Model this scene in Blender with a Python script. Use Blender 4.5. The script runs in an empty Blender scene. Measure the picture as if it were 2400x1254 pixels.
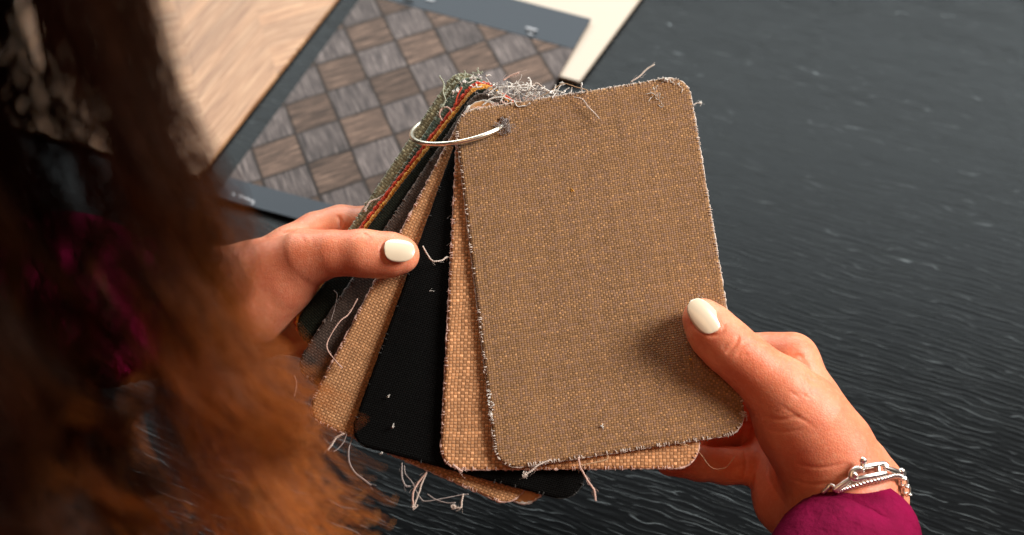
import bpy, math, random
import numpy as np
from mathutils import Vector, Matrix
random.seed(7); rng = np.random.default_rng(7)
SC = bpy.context.scene
COL = SC.collection
# ------------------------------------------------------------------ camera
CAMH = 0.50; PITCH = math.radians(45); F = 3000.0; IW, IH = 2400.0, 1254.0
cam_d = bpy.data.cameras.new("camera"); cam = bpy.data.objects.new("camera", cam_d); COL.objects.link(cam)
cam.location = (0, 0, CAMH); cam.rotation_euler = (math.pi/2 - PITCH, 0, 0)
cam_d.sensor_width = 36.0; cam_d.lens = 36.0*F/IW; cam_d.clip_start = 0.01; cam_d.clip_end = 50
cam_d.dof.use_dof = True; cam_d.dof.focus_distance = 0.505; cam_d.dof.aperture_fstop = 9.0
SC.camera = cam
FW = np.array([0, math.cos(PITCH), -math.sin(PITCH)]); DN = np.array([0, -math.sin(PITCH), -math.cos(PITCH)])
RT = np.array([1.0, 0, 0]); CP = np.array([0, 0, CAMH])
# ------------------------------------------------------------------ world, lamps
wd = bpy.data.worlds.new("World"); SC.world = wd; wd.use_nodes = True
bg = wd.node_tree.nodes["Background"]; bg.inputs[0].default_value = (1.0, 0.72, 0.5, 1); bg.inputs[1].default_value = 0.075
def area(name, loc, target, sx, sy, power, col):
    l = bpy.data.lights.new(name, 'AREA'); l.shape = 'RECTANGLE'; l.size = sx; l.size_y = sy; l.energy = power; l.color = col
    o = bpy.data.objects.new(name, l); COL.objects.link(o); o.location = loc
    o.rotation_euler = (Vector(target) - Vector(loc)).to_track_quat('-Z', 'Y').to_euler(); return o
area("window_light", (0.05, 1.95, 1.12), (0.0, 0.4, 0.1), 2.8, 0.8, 54, (0.86, 0.96, 0.98))
area("side_window_light", (1.30, 0.42, 1.12), (0.05, 0.35, 0.1), 0.65, 0.65, 44, (1.0, 0.94, 0.89))
area("room_fill", (-0.1, -0.5, 1.7), (0.0, 0.35, 0.1), 0.8, 0.6, 3.6, (1.0, 0.58, 0.30))  # added warm fill above and behind the camera, tints the shadow sides
SC.view_settings.view_transform = 'Standard'; SC.view_settings.look = 'None'
SC.view_settings.exposure = 0.0; SC.view_settings.gamma = 1.0; SC.view_settings.use_curve_mapping = False

SC.cycles.caustics_reflective = False; SC.cycles.caustics_refractive = False

# ------------------------------------------------------------------ helpers
def W(px, py, d):                                   # point seen at a pixel, at a depth along the view
    return CP + FW*d + RT*((px - IW/2)/F*d) + DN*((py - IH/2)/F*d)
def WA(a):
    a = np.asarray(a, float); d = a[..., 2:3]
    return CP + FW*d + RT*((a[..., 0:1] - IW/2)/F*d) + DN*((a[..., 1:2] - IH/2)/F*d)
def PX(P):
    q = P - CP; d = q@FW
    return np.stack([q@RT/d*F + IW/2, q@DN/d*F + IH/2, d], -1)
def T(px, py, z=0.0):                               # point of the table (or a sheet lying on it) under a pixel
    r = FW + RT*(px - IW/2)/F + DN*(py - IH/2)/F
    return CP + r*((z - CAMH)/r[2])
def mk(name, V, Fc, mat, parent=None, smooth=True, uv=None):
    V = np.asarray(V, float)
    if parent is not None: org = np.array(parent['org'])
    else: org = V.mean(0); org[2] = V[:, 2].min()
    me = bpy.data.meshes.new(name); me.from_pydata((V - org).tolist(), [], [tuple(int(i) for i in f) for f in Fc] if not isinstance(Fc, np.ndarray) else Fc.tolist())
    me.materials.append(mat)
    if smooth: me.polygons.foreach_set('use_smooth', np.ones(len(me.polygons), bool))
    if uv is not None:
        lay = me.uv_layers.new(name='UVMap'); li = np.empty(len(me.loops), int); me.loops.foreach_get('vertex_index', li)
        lay.data.foreach_set('uv', np.asarray(uv, np.float32)[li].ravel())
    me.update()
    o = bpy.data.objects.new(name, me); COL.objects.link(o)
    if parent is None: o.location = org; o['org'] = list(map(float, org))
    else: o.parent = parent; o['org'] = list(map(float, org))
    return o
def thing(name, loc):
    o = bpy.data.objects.new(name, None); COL.objects.link(o); o.location = loc; o['org'] = list(map(float, loc)); o.empty_display_size = 0.02; return o
def tag(o, label=None, cat=None, group=None, kind=None):
    for k, v in (('label', label), ('category', cat), ('group', group), ('kind', kind)):
        if v: o[k] = v
    return o
def spline(P, n=8):
    P = np.asarray(P, float); Q = np.vstack([2*P[0]-P[1], P, 2*P[-1]-P[-2]]); out = []
    for i in range(1, len(Q)-2):
        p0, p1, p2, p3 = Q[i-1], Q[i], Q[i+1], Q[i+2]
        for t in np.linspace(0, 1, n, endpoint=False):
            out.append(.5*((2*p1)+(-p0+p2)*t+(2*p0-5*p1+4*p2-p3)*t*t+(-p0+3*p1-3*p2+p3)*t**3))
    out.append(P[-1]); return np.array(out)
class MB:
    def __init__(s): s.V = []; s.F = []; s.n = 0
    def add(s, V, Fc):
        V = np.asarray(V, float); s.V.append(V); s.F += [tuple(int(i)+s.n for i in f) for f in Fc]; s.n += len(V)
    def tube(s, P, r, sides=6, closed=False, caps=True, twist=0.0, flat=1.0):
        P = np.asarray(P, float); n = len(P); r = np.broadcast_to(np.asarray(r, float), (n,))
        tg = np.gradient(P, axis=0) if not closed else np.roll(P, -1, 0) - np.roll(P, 1, 0)
        tg /= np.linalg.norm(tg, axis=1)[:, None] + 1e-12
        u = np.cross(tg[0], [0.31, 0.2, 0.93]); u /= np.linalg.norm(u); V = []
        for i in range(n):
            u = u - tg[i]*(u@tg[i]); u /= np.linalg.norm(u) + 1e-12; v = np.cross(tg[i], u)
            for k in range(sides):
                a = 2*math.pi*k/sides + twist*i
                V.append(P[i] + r[i]*(math.cos(a)*u + flat*math.sin(a)*v))
        Fc = []
        for i in range(n if closed else n-1):
            j = (i+1) % n
            for k in range(sides):
                k2 = (k+1) % sides; Fc.append((i*sides+k, i*sides+k2, j*sides+k2, j*sides+k))
        if caps and not closed: Fc += [tuple(range(sides-1, -1, -1)), tuple((n-1)*sides+k for k in range(sides))]
        s.add(V, Fc); return s
    def ball(s, c, r, n=8, sc=(1, 1, 1)):
        V = []; Fc = []
        for i in range(n+1):
            th = math.pi*i/n
            for k in range(2*n):
                ph = math.pi*k/n; V.append(np.array(c) + r*np.array([math.sin(th)*math.cos(ph)*sc[0], math.sin(th)*math.sin(ph)*sc[1], math.cos(th)*sc[2]]))
        for i in range(n):
            for k in range(2*n): Fc.append((i*2*n+k, (i+1)*2*n+k, (i+1)*2*n+(k+1) % (2*n), i*2*n+(k+1) % (2*n)))
        s.add(V, Fc); return s
    def build(s, name, mat, parent=None, smooth=True): return mk(name, np.vstack(s.V), s.F, mat, parent, smooth)

# ------------------------------------------------------------------ materials
class NT:
    def __init__(s, name):
        s.m = bpy.data.materials.new(name); s.m.use_nodes = True; s.t = s.m.node_tree; s.N = s.t.nodes; s.L = s.t.links
        s.b = s.N['Principled BSDF']; s.out = s.N['Material Output']
    def put(s, sock, v):
        if hasattr(v, 'is_linked') or isinstance(v, bpy.types.NodeSocket): s.L.new(v, sock)
        elif isinstance(v, tuple) and len(v) == 3 and sock.type == 'RGBA': sock.default_value = (*v, 1)
        else: sock.default_value = v
    def math(s, op, a, b=None, c=None, clamp=False):
        n = s.N.new('ShaderNodeMath'); n.operation = op; n.use_clamp = clamp
        for i, v in enumerate((a, b, c)):
            if v is not None: s.put(n.inputs[i], v)
        return n.outputs[0]
    def vmath(s, op, a, b=None):
        n = s.N.new('ShaderNodeVectorMath'); n.operation = op; s.put(n.inputs[0], a)
        if b is not None: s.put(n.inputs[1], b)
        return n.outputs[0]
    def noise(s, vec, scale, detail=3, rough=.5, dim='3D', dist=0.0):
        n = s.N.new('ShaderNodeTexNoise'); n.noise_dimensions = dim; s.put(n.inputs['Vector'], vec)
        n.inputs['Scale'].default_value = scale; n.inputs['Detail'].default_value = detail; n.inputs['Roughness'].default_value = rough; n.inputs['Distortion'].default_value = dist
        return n.outputs['Fac']
    def white(s, vec):
        n = s.N.new('ShaderNodeTexWhiteNoise'); n.noise_dimensions = '2D'; s.put(n.inputs['Vector'], vec); return n.outputs['Value'], n.outputs['Color']
    def mix(s, f, a, b, mode='MIX'):
        n = s.N.new('ShaderNodeMix'); n.data_type = 'RGBA'; n.blend_type = mode
        s.put(n.inputs['Factor'], f); s.put(n.inputs['A'], a) if False else None
        s.put([i for i in n.inputs if i.name == 'A' and i.type == 'RGBA'][0], a); s.put([i for i in n.inputs if i.name == 'B' and i.type == 'RGBA'][0], b)
        return [o for o in n.outputs if o.type == 'RGBA'][0]
    def ramp(s, f, stops):
        n = s.N.new('ShaderNodeValToRGB'); s.put(n.inputs[0], f); e = n.color_ramp.elements
        while len(e) < len(stops): e.new(.5)
        for k, (p, c) in zip(e, stops): k.position = p; k.color = (*c, 1) if len(c) == 3 else c
        return n.outputs[0]
    def uv(s):
        return s.N.new('ShaderNodeTexCoord').outputs['UV']
    def obj(s): return s.N.new('ShaderNodeTexCoord').outputs['Object']
    def sep(s, v):
        n = s.N.new('ShaderNodeSeparateXYZ'); s.put(n.inputs[0], v); return n.outputs[0], n.outputs[1], n.outputs[2]
    def comb(s, x, y, z=0.0):
        n = s.N.new('ShaderNodeCombineXYZ'); s.put(n.inputs[0], x); s.put(n.inputs[1], y); s.put(n.inputs[2], z); return n.outputs[0]
    def bump(s, h, dist, strength=1.0, nrm=None):
        n = s.N.new('ShaderNodeBump'); n.inputs['Strength'].default_value = strength; n.inputs['Distance'].default_value = dist; s.put(n.inputs['Height'], h)
        if nrm is not None: s.put(n.inputs['Normal'], nrm)
        return n.outputs[0]
    def set(s, **k):
        names = {'col': 'Base Color', 'rough': 'Roughness', 'spec': 'Specular IOR Level', 'metal': 'Metallic', 'nrm': 'Normal', 'sss': 'Subsurface Weight', 'sheen': 'Sheen Weight', 'coat': 'Coat Weight'}
        for a, v in k.items(): s.put(s.b.inputs[names[a]], v)
        return s
def plain(name, col, rough=.6, **k): return NT(name).set(col=col, rough=rough, **k).m

def weave(name, warp, weft, cu, cv, slub=.35, gap=.55, bumpd=.00025, tint=None, sheen=.12, spec=.2):
    """UV is in metres; cu, cv = thread pitch in metres."""
    s = NT(name); u, v, _ = s.sep(s.uv())
    wob = s.noise(s.uv(), 70, 3); wob2 = s.math('MULTIPLY', s.math('SUBTRACT', wob, .5), 1.7)
    U = s.math('ADD', s.math('DIVIDE', u, cu), wob2); V = s.math('ADD', s.math('DIVIDE', v, cv), wob2)
    iu = s.math('FLOOR', U); iv = s.math('FLOOR', V)
    par = s.math('MODULO', s.math('ABSOLUTE', s.math('ADD', iu, iv)), 2.0)
    fu = s.math('SUBTRACT', s.math('MULTIPLY', s.math('SUBTRACT', U, iu), 2), 1); fv = s.math('SUBTRACT', s.math('MULTIPLY', s.math('SUBTRACT', V, iv), 2), 1)
    bu = s.math('ABSOLUTE', fu); bv = s.math('ABSOLUTE', fv); ip = s.math('SUBTRACT', 1, par)
    sd_ = s.math('ADD', s.math('MULTIPLY', bu, par), s.math('MULTIPLY', bv, ip)); en_ = s.math('ADD', s.math('MULTIPLY', bv, par), s.math('MULTIPLY', bu, ip))
    h = s.math('MULTIPLY', s.math('SUBTRACT', 1, s.math('POWER', sd_, 6.0)), s.math('SUBTRACT', 1, s.math('MULTIPLY', s.math('POWER', en_, 2.4), .8)))
    h = s.math('MULTIPLY', h, s.math('ADD', .72, s.math('MULTIPLY', par, .28)))
    wv, wc = s.white(s.comb(iu, iv)); tv, _ = s.white(s.comb(iu, 17.0)); rv, _ = s.white(s.comb(iv, 53.0))
    tw = s.math('ADD', s.math('MULTIPLY', tv, s.math('SUBTRACT', 1, par)), s.math('MULTIPLY', rv, par))
    base = s.mix(par, warp, weft)
    big = s.noise(s.uv(), 18, 4)
    f = s.math('ADD', s.math('MULTIPLY', s.math('SUBTRACT', wv, .5), slub*.9), s.math('MULTIPLY', s.math('SUBTRACT', tw, .5), slub*1.25))
    f = s.math('ADD', f, s.math('MULTIPLY', s.math('SUBTRACT', big, .5), slub*.8)); f = s.math('ADD', f, 1.0)
    bright = s.math('GREATER_THAN', wv, .93); f = s.math('ADD', f, s.math('MULTIPLY', bright, slub*.8))
    gapf = s.math('ADD', 1-gap, s.math('MULTIPLY', h, gap)); f = s.math('MULTIPLY', f, gapf)
    col = s.mix(1.0, base, s.comb(f, f, f), 'MULTIPLY')
    if tint is not None: col = s.mix(s.math('MULTIPLY', s.math('GREATER_THAN', s.white(s.comb(iv, iu))[0], .7), .5), col, tint)
    fib = s.noise(s.uv(), 4500, 2)
    hh = s.math('ADD', h, s.math('MULTIPLY', fib, .25))
    s.set(col=col, rough=.85, spec=spec, nrm=s.bump(hh, bumpd), sheen=sheen)
    return s.m

M = {}
M['front'] = weave('taupe_weave', (.345, .185, .080), (.415, .225, .098), .00100, .00086, .30, .5, tint=(.30, .175, .115))
M['orange'] = weave('orange_weave', (.64, .30, .125), (.74, .38, .18), .00135, .00118, .32, .55)
M['black'] = weave('black_weave', (.0030, .0032, .0030), (.0036, .0036, .0034), .0009, .0008, .3, .5, sheen=.0, spec=.08)
M['tan'] = weave('tan_weave', (.56, .28, .12), (.64, .34, .16), .00130, .00100, .2, .5)
M['brownf'] = weave('brown_weave', (.075, .052, .040), (.095, .066, .050), .0010, .0010, .3, .5)
M['dark'] = weave('dark_green_weave', (.010, .013, .008), (.013, .014, .008), .0010, .0010, .3, .5, sheen=.0, spec=.1)
M['red'] = weave('red_weave', (.62, .055, .012), (.66, .075, .02), .0010, .0010, .2, .4)
M['yellow'] = weave('yellow_weave', (.75, .30, .03), (.75, .34, .06), .0010, .0010, .2, .4)
M['green'] = weave('sage_weave', (.085, .12, .085), (.10, .14, .10), .0013, .0012, .5, .5)
M['olive'] = weave('olive_weave', (.28, .25, .14), (.33, .30, .18), .0014, .0013, .4, .5)
M['leather'] = plain('smooth_tan_backing', (.55, .27, .09), .55)
def yarn(name, col, var=.35):
    s = NT(name); n = s.noise(s.obj(), 900, 3); f = s.math('ADD', 1-var/2, s.math('MULTIPLY', n, var)); 
    s.set(col=s.mix(1.0, col, s.comb(f, f, f), 'MULTIPLY'), rough=.9, sheen=.3, spec=.2, nrm=s.bump(s.noise(s.obj(), 3000, 2), .0002)); return s.m
M['yarn'] = yarn('pale_yarn', (.66, .55, .47)); M['yarn_grey'] = yarn('grey_yarn', (.36, .31, .29)); M['yarn_tan'] = yarn('tan_yarn', (.55, .34, .18))
M['yarn_white'] = yarn('white_yarn', (.78, .74, .68)); M['yarn_pink'] = yarn('pink_yarn', (.66, .44, .36)); M['yarn_red'] = yarn('red_yarn', (.62, .06, .02)); M['yarn_or'] = yarn('amber_yarn', (.75, .36, .05))
M['yarn_dark'] = yarn('dark_yarn', (.02, .02, .018)); M['yarn_brown'] = yarn('brown_yarn', (.16, .12, .10)); M['yarn_green'] = yarn('green_yarn', (.42, .45, .34))

def grain_mat():
    s = NT('black_stained_oak'); x, y, z = s.sep(s.obj())
    a = math.radians(-24); ca, sa = math.cos(a), math.sin(a)
    U = s.math('ADD', s.math('MULTIPLY', x, ca), s.math('MULTIPLY', y, sa)); V = s.math('SUBTRACT', s.math('MULTIPLY', y, ca), s.math('MULTIPLY', x, sa))
    soft_rows = []
    def rows(pitch, seed, ww, thr):
        wp_ = s.noise(s.comb(s.math('MULTIPLY', U, 16), s.math('MULTIPLY', V, 40), seed), 1.0, 3, .55)
        v2 = s.math('ADD', s.math('DIVIDE', V, pitch), s.math('MULTIPLY', s.math('SUBTRACT', wp_, .5), 5.0))
        k = s.math('FLOOR', v2); f = s.math('ABSOLUTE', s.math('SUBTRACT', s.math('SUBTRACT', v2, k), .5))
        line = s.math('SUBTRACT', 1, s.math('DIVIDE', f, ww), clamp=True)
        dash = s.noise(s.comb(s.math('MULTIPLY', U, 48), s.math('MULTIPLY', k, 7.31), seed), 1.0, 2, .6)
        big = s.noise(s.comb(s.math('MULTIPLY', U, 6), s.math('MULTIPLY', V, 22), seed), 1.0, 2, .5)
        dd = s.math('ADD', dash, s.math('MULTIPLY', s.math('SUBTRACT', big, .5), .5))
        rid = s.math('SUBTRACT', 1, s.math('MULTIPLY', f, 2)); soft_rows.append(s.math('MULTIPLY', rid, s.math('ADD', .35, s.math('MULTIPLY', big, 1.0))))
        return s.math('MULTIPLY', line, s.ramp(dd, [(thr, (0, 0, 0)), (thr+.08, (1, 1, 1))]))
    pore = s.math('MAXIMUM', rows(.0043, 1.3, .065, .45), rows(.0031, 8.1, .055, .52))
    soft = s.noise(s.comb(s.math('MULTIPLY', U, 13), s.math('MULTIPLY', V, 240)), 1.0, 2, .5)
    hgt = s.math('ADD', s.math('MULTIPLY', pore, -.22), s.math('MULTIPLY', soft, .34))
    hgt = s.math('ADD', hgt, s.math('MULTIPLY', s.math('ADD', soft_rows[0], soft_rows[1]), .13))
    s.set(col=s.mix(pore, (.0045, .005, .0055), (.042, .048, .049)), rough=.26, spec=s.math('ADD', .065, s.math('MULTIPLY', pore, .25)), nrm=s.bump(hgt, .00035, 1.0))  # pores coloured paler to stand in for their glints, plus extra specular
    return s.m
M['table'] = grain_mat()

def wood_checker():
    s = NT('printed_basket_parquet'); u, v, _ = s.sep(s.uv())          # UV in cells
    iu = s.math('FLOOR', u); iv = s.math('FLOOR', v); fu = s.math('SUBTRACT', u, iu); fv = s.math('SUBTRACT', v, iv)
    par = s.math('MODULO', s.math('ABSOLUTE', s.math('ADD', iu, iv)), 2.0)
    wv, wc = s.white(s.comb(iu, iv))
    off = s.math('MULTIPLY', wv, 37.0)
    ga = s.noise(s.comb(s.math('MULTIPLY', u, 26), s.math('ADD', s.math('MULTIPLY', v, 1.4), off)), 1.0, 4, .65)
    gb = s.noise(s.comb(s.math('ADD', s.math('MULTIPLY', u, 1.4), off), s.math('MULTIPLY', v, 20)), 1.0, 4, .65)
    ca = s.ramp(ga, [(.32, (.035, .030, .031)), (.5, (.105, .085, .080)), (.66, (.26, .215, .20))])
    cb = s.ramp(gb, [(.34, (.036, .025, .020)), (.5, (.098, .064, .048)), (.66, (.26, .17, .125))])
    c = s.mix(par, ca, cb); f = s.math('ADD', .78, s.math('MULTIPLY', wv, .45)); c = s.mix(1.0, c, s.comb(f, f, f), 'MULTIPLY')
    eu = s.math('MINIMUM', fu, s.math('SUBTRACT', 1, fu)); ev = s.math('MINIMUM', fv, s.math('SUBTRACT', 1, fv)); e = s.math('MINIMUM', eu, ev)
    gr = s.ramp(e, [(.012, (1, 1, 1)), (.05, (0, 0, 0))])
    c = s.mix(s.math('MULTIPLY', gr, .9), c, (.012, .008, .006))
    s.set(col=c, rough=.55, spec=.1); return s.m
def wood_herring():
    s = NT('printed_light_herringbone'); u, v, _ = s.sep(s.uv())
    band = s.math('FLOOR', u); fu = s.math('SUBTRACT', u, band); par = s.math('MODULO', s.math('ABSOLUTE', band), 2.0)
    sg = s.math('SUBTRACT', s.math('MULTIPLY', par, 2), 1)
    w = s.math('ADD', v, s.math('MULTIPLY', sg, s.math('SUBTRACT', fu, .5)))
    pl = s.math('FLOOR', s.math('MULTIPLY', w, 2.2)); wv, _ = s.white(s.comb(pl, band))
    along = s.math('SUBTRACT', fu, s.math('MULTIPLY', sg, v))
    g = s.noise(s.comb(s.math('MULTIPLY', w, 15), s.math('ADD', s.math('MULTIPLY', along, .9), s.math('MULTIPLY', wv, 30))), 1.0, 4, .65)
    c = s.ramp(g, [(.3, (.22, .09, .035)), (.5, (.44, .22, .10)), (.7, (.66, .41, .23))])
    f = s.math('ADD', .78, s.math('MULTIPLY', wv, .34)); c = s.mix(1.0, c, s.comb(f, f, f), 'MULTIPLY')
    s.set(col=c, rough=.5); return s.m
M['checker'] = wood_checker(); M['herring'] = wood_herring()
M['strip'] = NT('dark_slate_border').set(col=(.020, .025, .035), rough=.42, spec=.2).m
M['cream'] = plain('cream_card', (.58, .49, .39), .6); M['mark'] = plain('white_print', (.36, .36, .38), .5); M['slot'] = plain('dark_slot', (.008, .008, .01), .7)

def skin():
    s = NT('skin'); P = s.obj()
    n = s.noise(P, 45, 3); n2 = s.noise(P, 170, 3); n3 = s.noise(P, 9, 2)
    c = s.ramp(n, [(.35, (.78, .235, .115)), (.6, (.87, .335, .185))])
    c = s.mix(s.math('MULTIPLY', s.ramp(n3, [(.45, (0, 0, 0)), (.65, (1, 1, 1))]), .4), c, (.72, .17, .085))
    c = s.mix(s.math('MULTIPLY', s.ramp(s.noise(P, 130, 4, .7), [(.48, (0, 0, 0)), (.66, (1, 1, 1))]), .38), c, (.66, .155, .085))
    c = s.mix(s.math('MULTIPLY', s.ramp(s.noise(P, 620, 3, .6), [(.50, (0, 0, 0)), (.70, (1, 1, 1))]), .30), c, (.88, .45, .29))
    vor = s.N.new('ShaderNodeTexVoronoi'); vor.feature = 'DISTANCE_TO_EDGE'; s.put(vor.inputs['Vector'], P); vor.inputs['Scale'].default_value = 900
    hgt = s.math('ADD', s.math('MULTIPLY', s.math('MINIMUM', vor.outputs[0], .2), 1.2), s.math('MULTIPLY', n2, .8))
    s.set(col=c, rough=.45, spec=.38, sss=.30, nrm=s.bump(hgt, .00030, .6))
    s.b.inputs['Subsurface Radius'].default_value = (1.0, .28, .12); s.b.inputs['Subsurface Scale'].default_value = .0035
    return s.m
M['skin'] = skin()
M['nail'] = NT('pearl_nail_varnish').set(col=(.80, .68, .50), rough=.20, spec=.7, coat=.5).m
s_ = NT('magenta_velvet'); n_ = s_.noise(s_.obj(), 30, 3)
s_.set(col=s_.ramp(n_, [(.3, (.11, .0004, .020)), (.7, (.25, .0010, .048))]), rough=.85, spec=.1, nrm=s_.bump(s_.noise(s_.obj(), 1600, 3), .0004, 1.0, s_.bump(s_.noise(s_.obj(), 55, 3, .6), .006, .8))); M['magenta'] = s_.m
M['silver'] = NT('polished_silver').set(col=(.86, .80, .74), rough=.16, metal=1.0, nrm=None or (0, 0, 0)).m if False else NT('polished_silver').set(col=(.86, .80, .74), rough=.28, metal=1.0).m
M['steel'] = NT('ring_steel').set(col=(.95, .86, .70), rough=.32, metal=1.0).m
M['lint'] = yarn('lint_fluff', (.62, .58, .52))
M['lint_y'] = plain('yellow_lint', (.75, .38, .04), .8)
def hairmat():
    s = NT('brown_hair_painted_light'); a = s.N.new('ShaderNodeAttribute'); a.attribute_name = 'tone'; t = a.outputs['Fac']
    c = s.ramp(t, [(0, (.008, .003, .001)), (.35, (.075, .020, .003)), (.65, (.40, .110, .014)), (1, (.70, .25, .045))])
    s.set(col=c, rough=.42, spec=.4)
    tr = s.N.new('ShaderNodeBsdfTranslucent'); s.put(tr.inputs[0], c); mx = s.N.new('ShaderNodeMixShader'); mx.inputs[0].default_value = .35
    s.L.new(s.b.outputs[0], mx.inputs[1]); s.L.new(tr.outputs[0], mx.inputs[2]); s.L.new(mx.outputs[0], s.out.inputs[0]); return s.m
M['hair'] = hairmat()

# ------------------------------------------------------------------ table
tv = [(-1.3, -0.9, 0), (1.3, -0.9, 0), (1.3, 1.5, 0), (-1.3, 1.5, 0)]
V = tv + [(a, b, -.03) for a, b, _ in tv]
V = np.array(V)
tab = thing('table', (0, .3, -.03)); tag(tab, 'black wooden table with open grain under the sample sheets', 'table')
mk('tabletop', V, [(0, 1, 2, 3), (7, 6, 5, 4), (0, 4, 5, 1), (1, 5, 6, 2), (2, 6, 7, 3), (3, 7, 4, 0)], M['table'], tab, False)

# ------------------------------------------------------------------ sheets lying on the table
def slab(name, C4, th, mat, parent=None, uvf=None, n=12):
    """C4: top corners (TL, TR, BR, BL) as world points; th thickness."""
    C4 = [np.asarray(c, float) for c in C4]; V = []; UV = []
    for j in range(n+1):
        for i in range(n+1):
            a, b = i/n, j/n; p = (1-a)*(1-b)*C4[0]+a*(1-b)*C4[1]+a*b*C4[2]+(1-a)*b*C4[3]; V.append(p); UV.append(uvf(p) if uvf else (a, b))
    k = len(V); V += [p - np.array([0, 0, th]) for p in V]; UV += UV; Fc = []
    for j in range(n):
        for i in range(n):
            q = j*(n+1)+i; Fc.append((q, q+n+1, q+n+2, q+1)); Fc.append((k+q, k+q+1, k+q+n+2, k+q+n+1))
    for i in range(n):
        for a, b in (((i), (i+1)), (n*(n+1)+i+1, n*(n+1)+i), ((i+1)*(n+1), i*(n+1)), (i*(n+1)+n, (i+1)*(n+1)+n)): Fc.append((a, b, k+b, k+a))
    return mk(name, V, Fc, mat, parent, False, UV)
# basis of the printed patterns, in metres on the table
def basis(o, a, b):
    o, a, b = [T(*p)[:2] for p in (o, a, b)]; Mx = np.linalg.inv(np.stack([a-o, b-o], 1)); return lambda p: tuple(Mx@(np.asarray(p)[:2]-o))
chk = basis((836, 139), (928, 111), (864, 199))
hb = basis((640, 150), (790, 40), (660, 210))
# cream
cr = slab('sample_sheet', [T(1160, -290, .004), T(1615, -160, .004), T(1357, 190, .004), T(900, 66, .004)], .0022, M['cream'])
tag(cr, 'blank cream sheet sticking out under the dark parquet sample sheet', 'sheet', 'sample sheets on the table')
hs = slab('sample_sheet', [T(330, -380, .003), T(975, -240, .003), T(463, 413, .003), T(-160, 245, .003)], .0025, M['herring'], uvf=hb)
tag(hs, 'light tan herringbone wood sample sheet lying behind the hair', 'sheet', 'sample sheets on the table')
K = [T(901, -82, .0068), T(1385, 45, .0068), T(1062, 610, .003), T(503, 462, .003)]
def bil(a, b): return (1-a)*(1-b)*K[0]+a*(1-b)*K[1]+a*b*K[2]+(1-a)*b*K[3]
cs = thing('sample_sheet', tuple(K[3] - np.array([0, 0, .0025]))); tag(cs, 'dark parquet wood sample sheet with slate borders top and bottom', 'sheet', 'sample sheets on the table')
slab('printed_panel', [bil(0, .15), bil(1, .15), bil(1, .93), bil(0, .93)], .0015, M['checker'], cs, uvf=chk)
up = np.array([0, 0, .0003])
st = slab('top_border', [bil(0, 0)+up, bil(1, 0)+up, bil(1, .149)+up, bil(0, .149)+up], .0015, M['strip'], cs)
sb = slab('bottom_border', [bil(0, .931)+up, bil(1, .931)+up, bil(1, 1)+up, bil(0, 1)+up], .0015, M['strip'], cs)
def mark(px0, py0, px1, py1, w, mat, parent, z=.0074):
    a, b = T(px0, py0, z), T(px1, py1, z); d = b-a; n = np.cross(d, [0, 0, 1]); n *= w/2/np.linalg.norm(n)
    return [a-n, b-n, b+n, a+n]
def marks(name, L, mat, parent, one=False):
    for grp in ([L] if one else [[q] for q in L]):
        mb = MB()
        for q in grp: mb.add(np.array(q), [(0, 1, 2, 3)])
        mb.build(name, mat, parent, False)
marks('printed_mark', [mark(1233, 64, 1258, 71, .0022, None, None), mark(1238, 78, 1249, 81, .0016, None, None), mark(1000, -4, 1018, 1, .003, None, None)], M['mark'], st)
marks('slot', [mark(1232, 70, 1257, 78, .0014, None, None), mark(945, -2, 968, 3, .003, None, None)], M['slot'], st)
z5 = .0036
L5 = []
for i in range(9):
    x = 560+i*4.2; y = 459+i*1.75
    L5.append(mark(x, y-2.5-(i % 3), x+(1.5 if i % 2 else 3), y+3+(i % 2), .0006 + .0003*(i % 2), None, None, z5))
L5 += [mark(546, 452, 549, 459, .0014, None, None, z5), mark(590, 480, 594, 472, .0012, None, None, z5)]
marks('printed_lettering', L5, M['mark'], sb, True)

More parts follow.
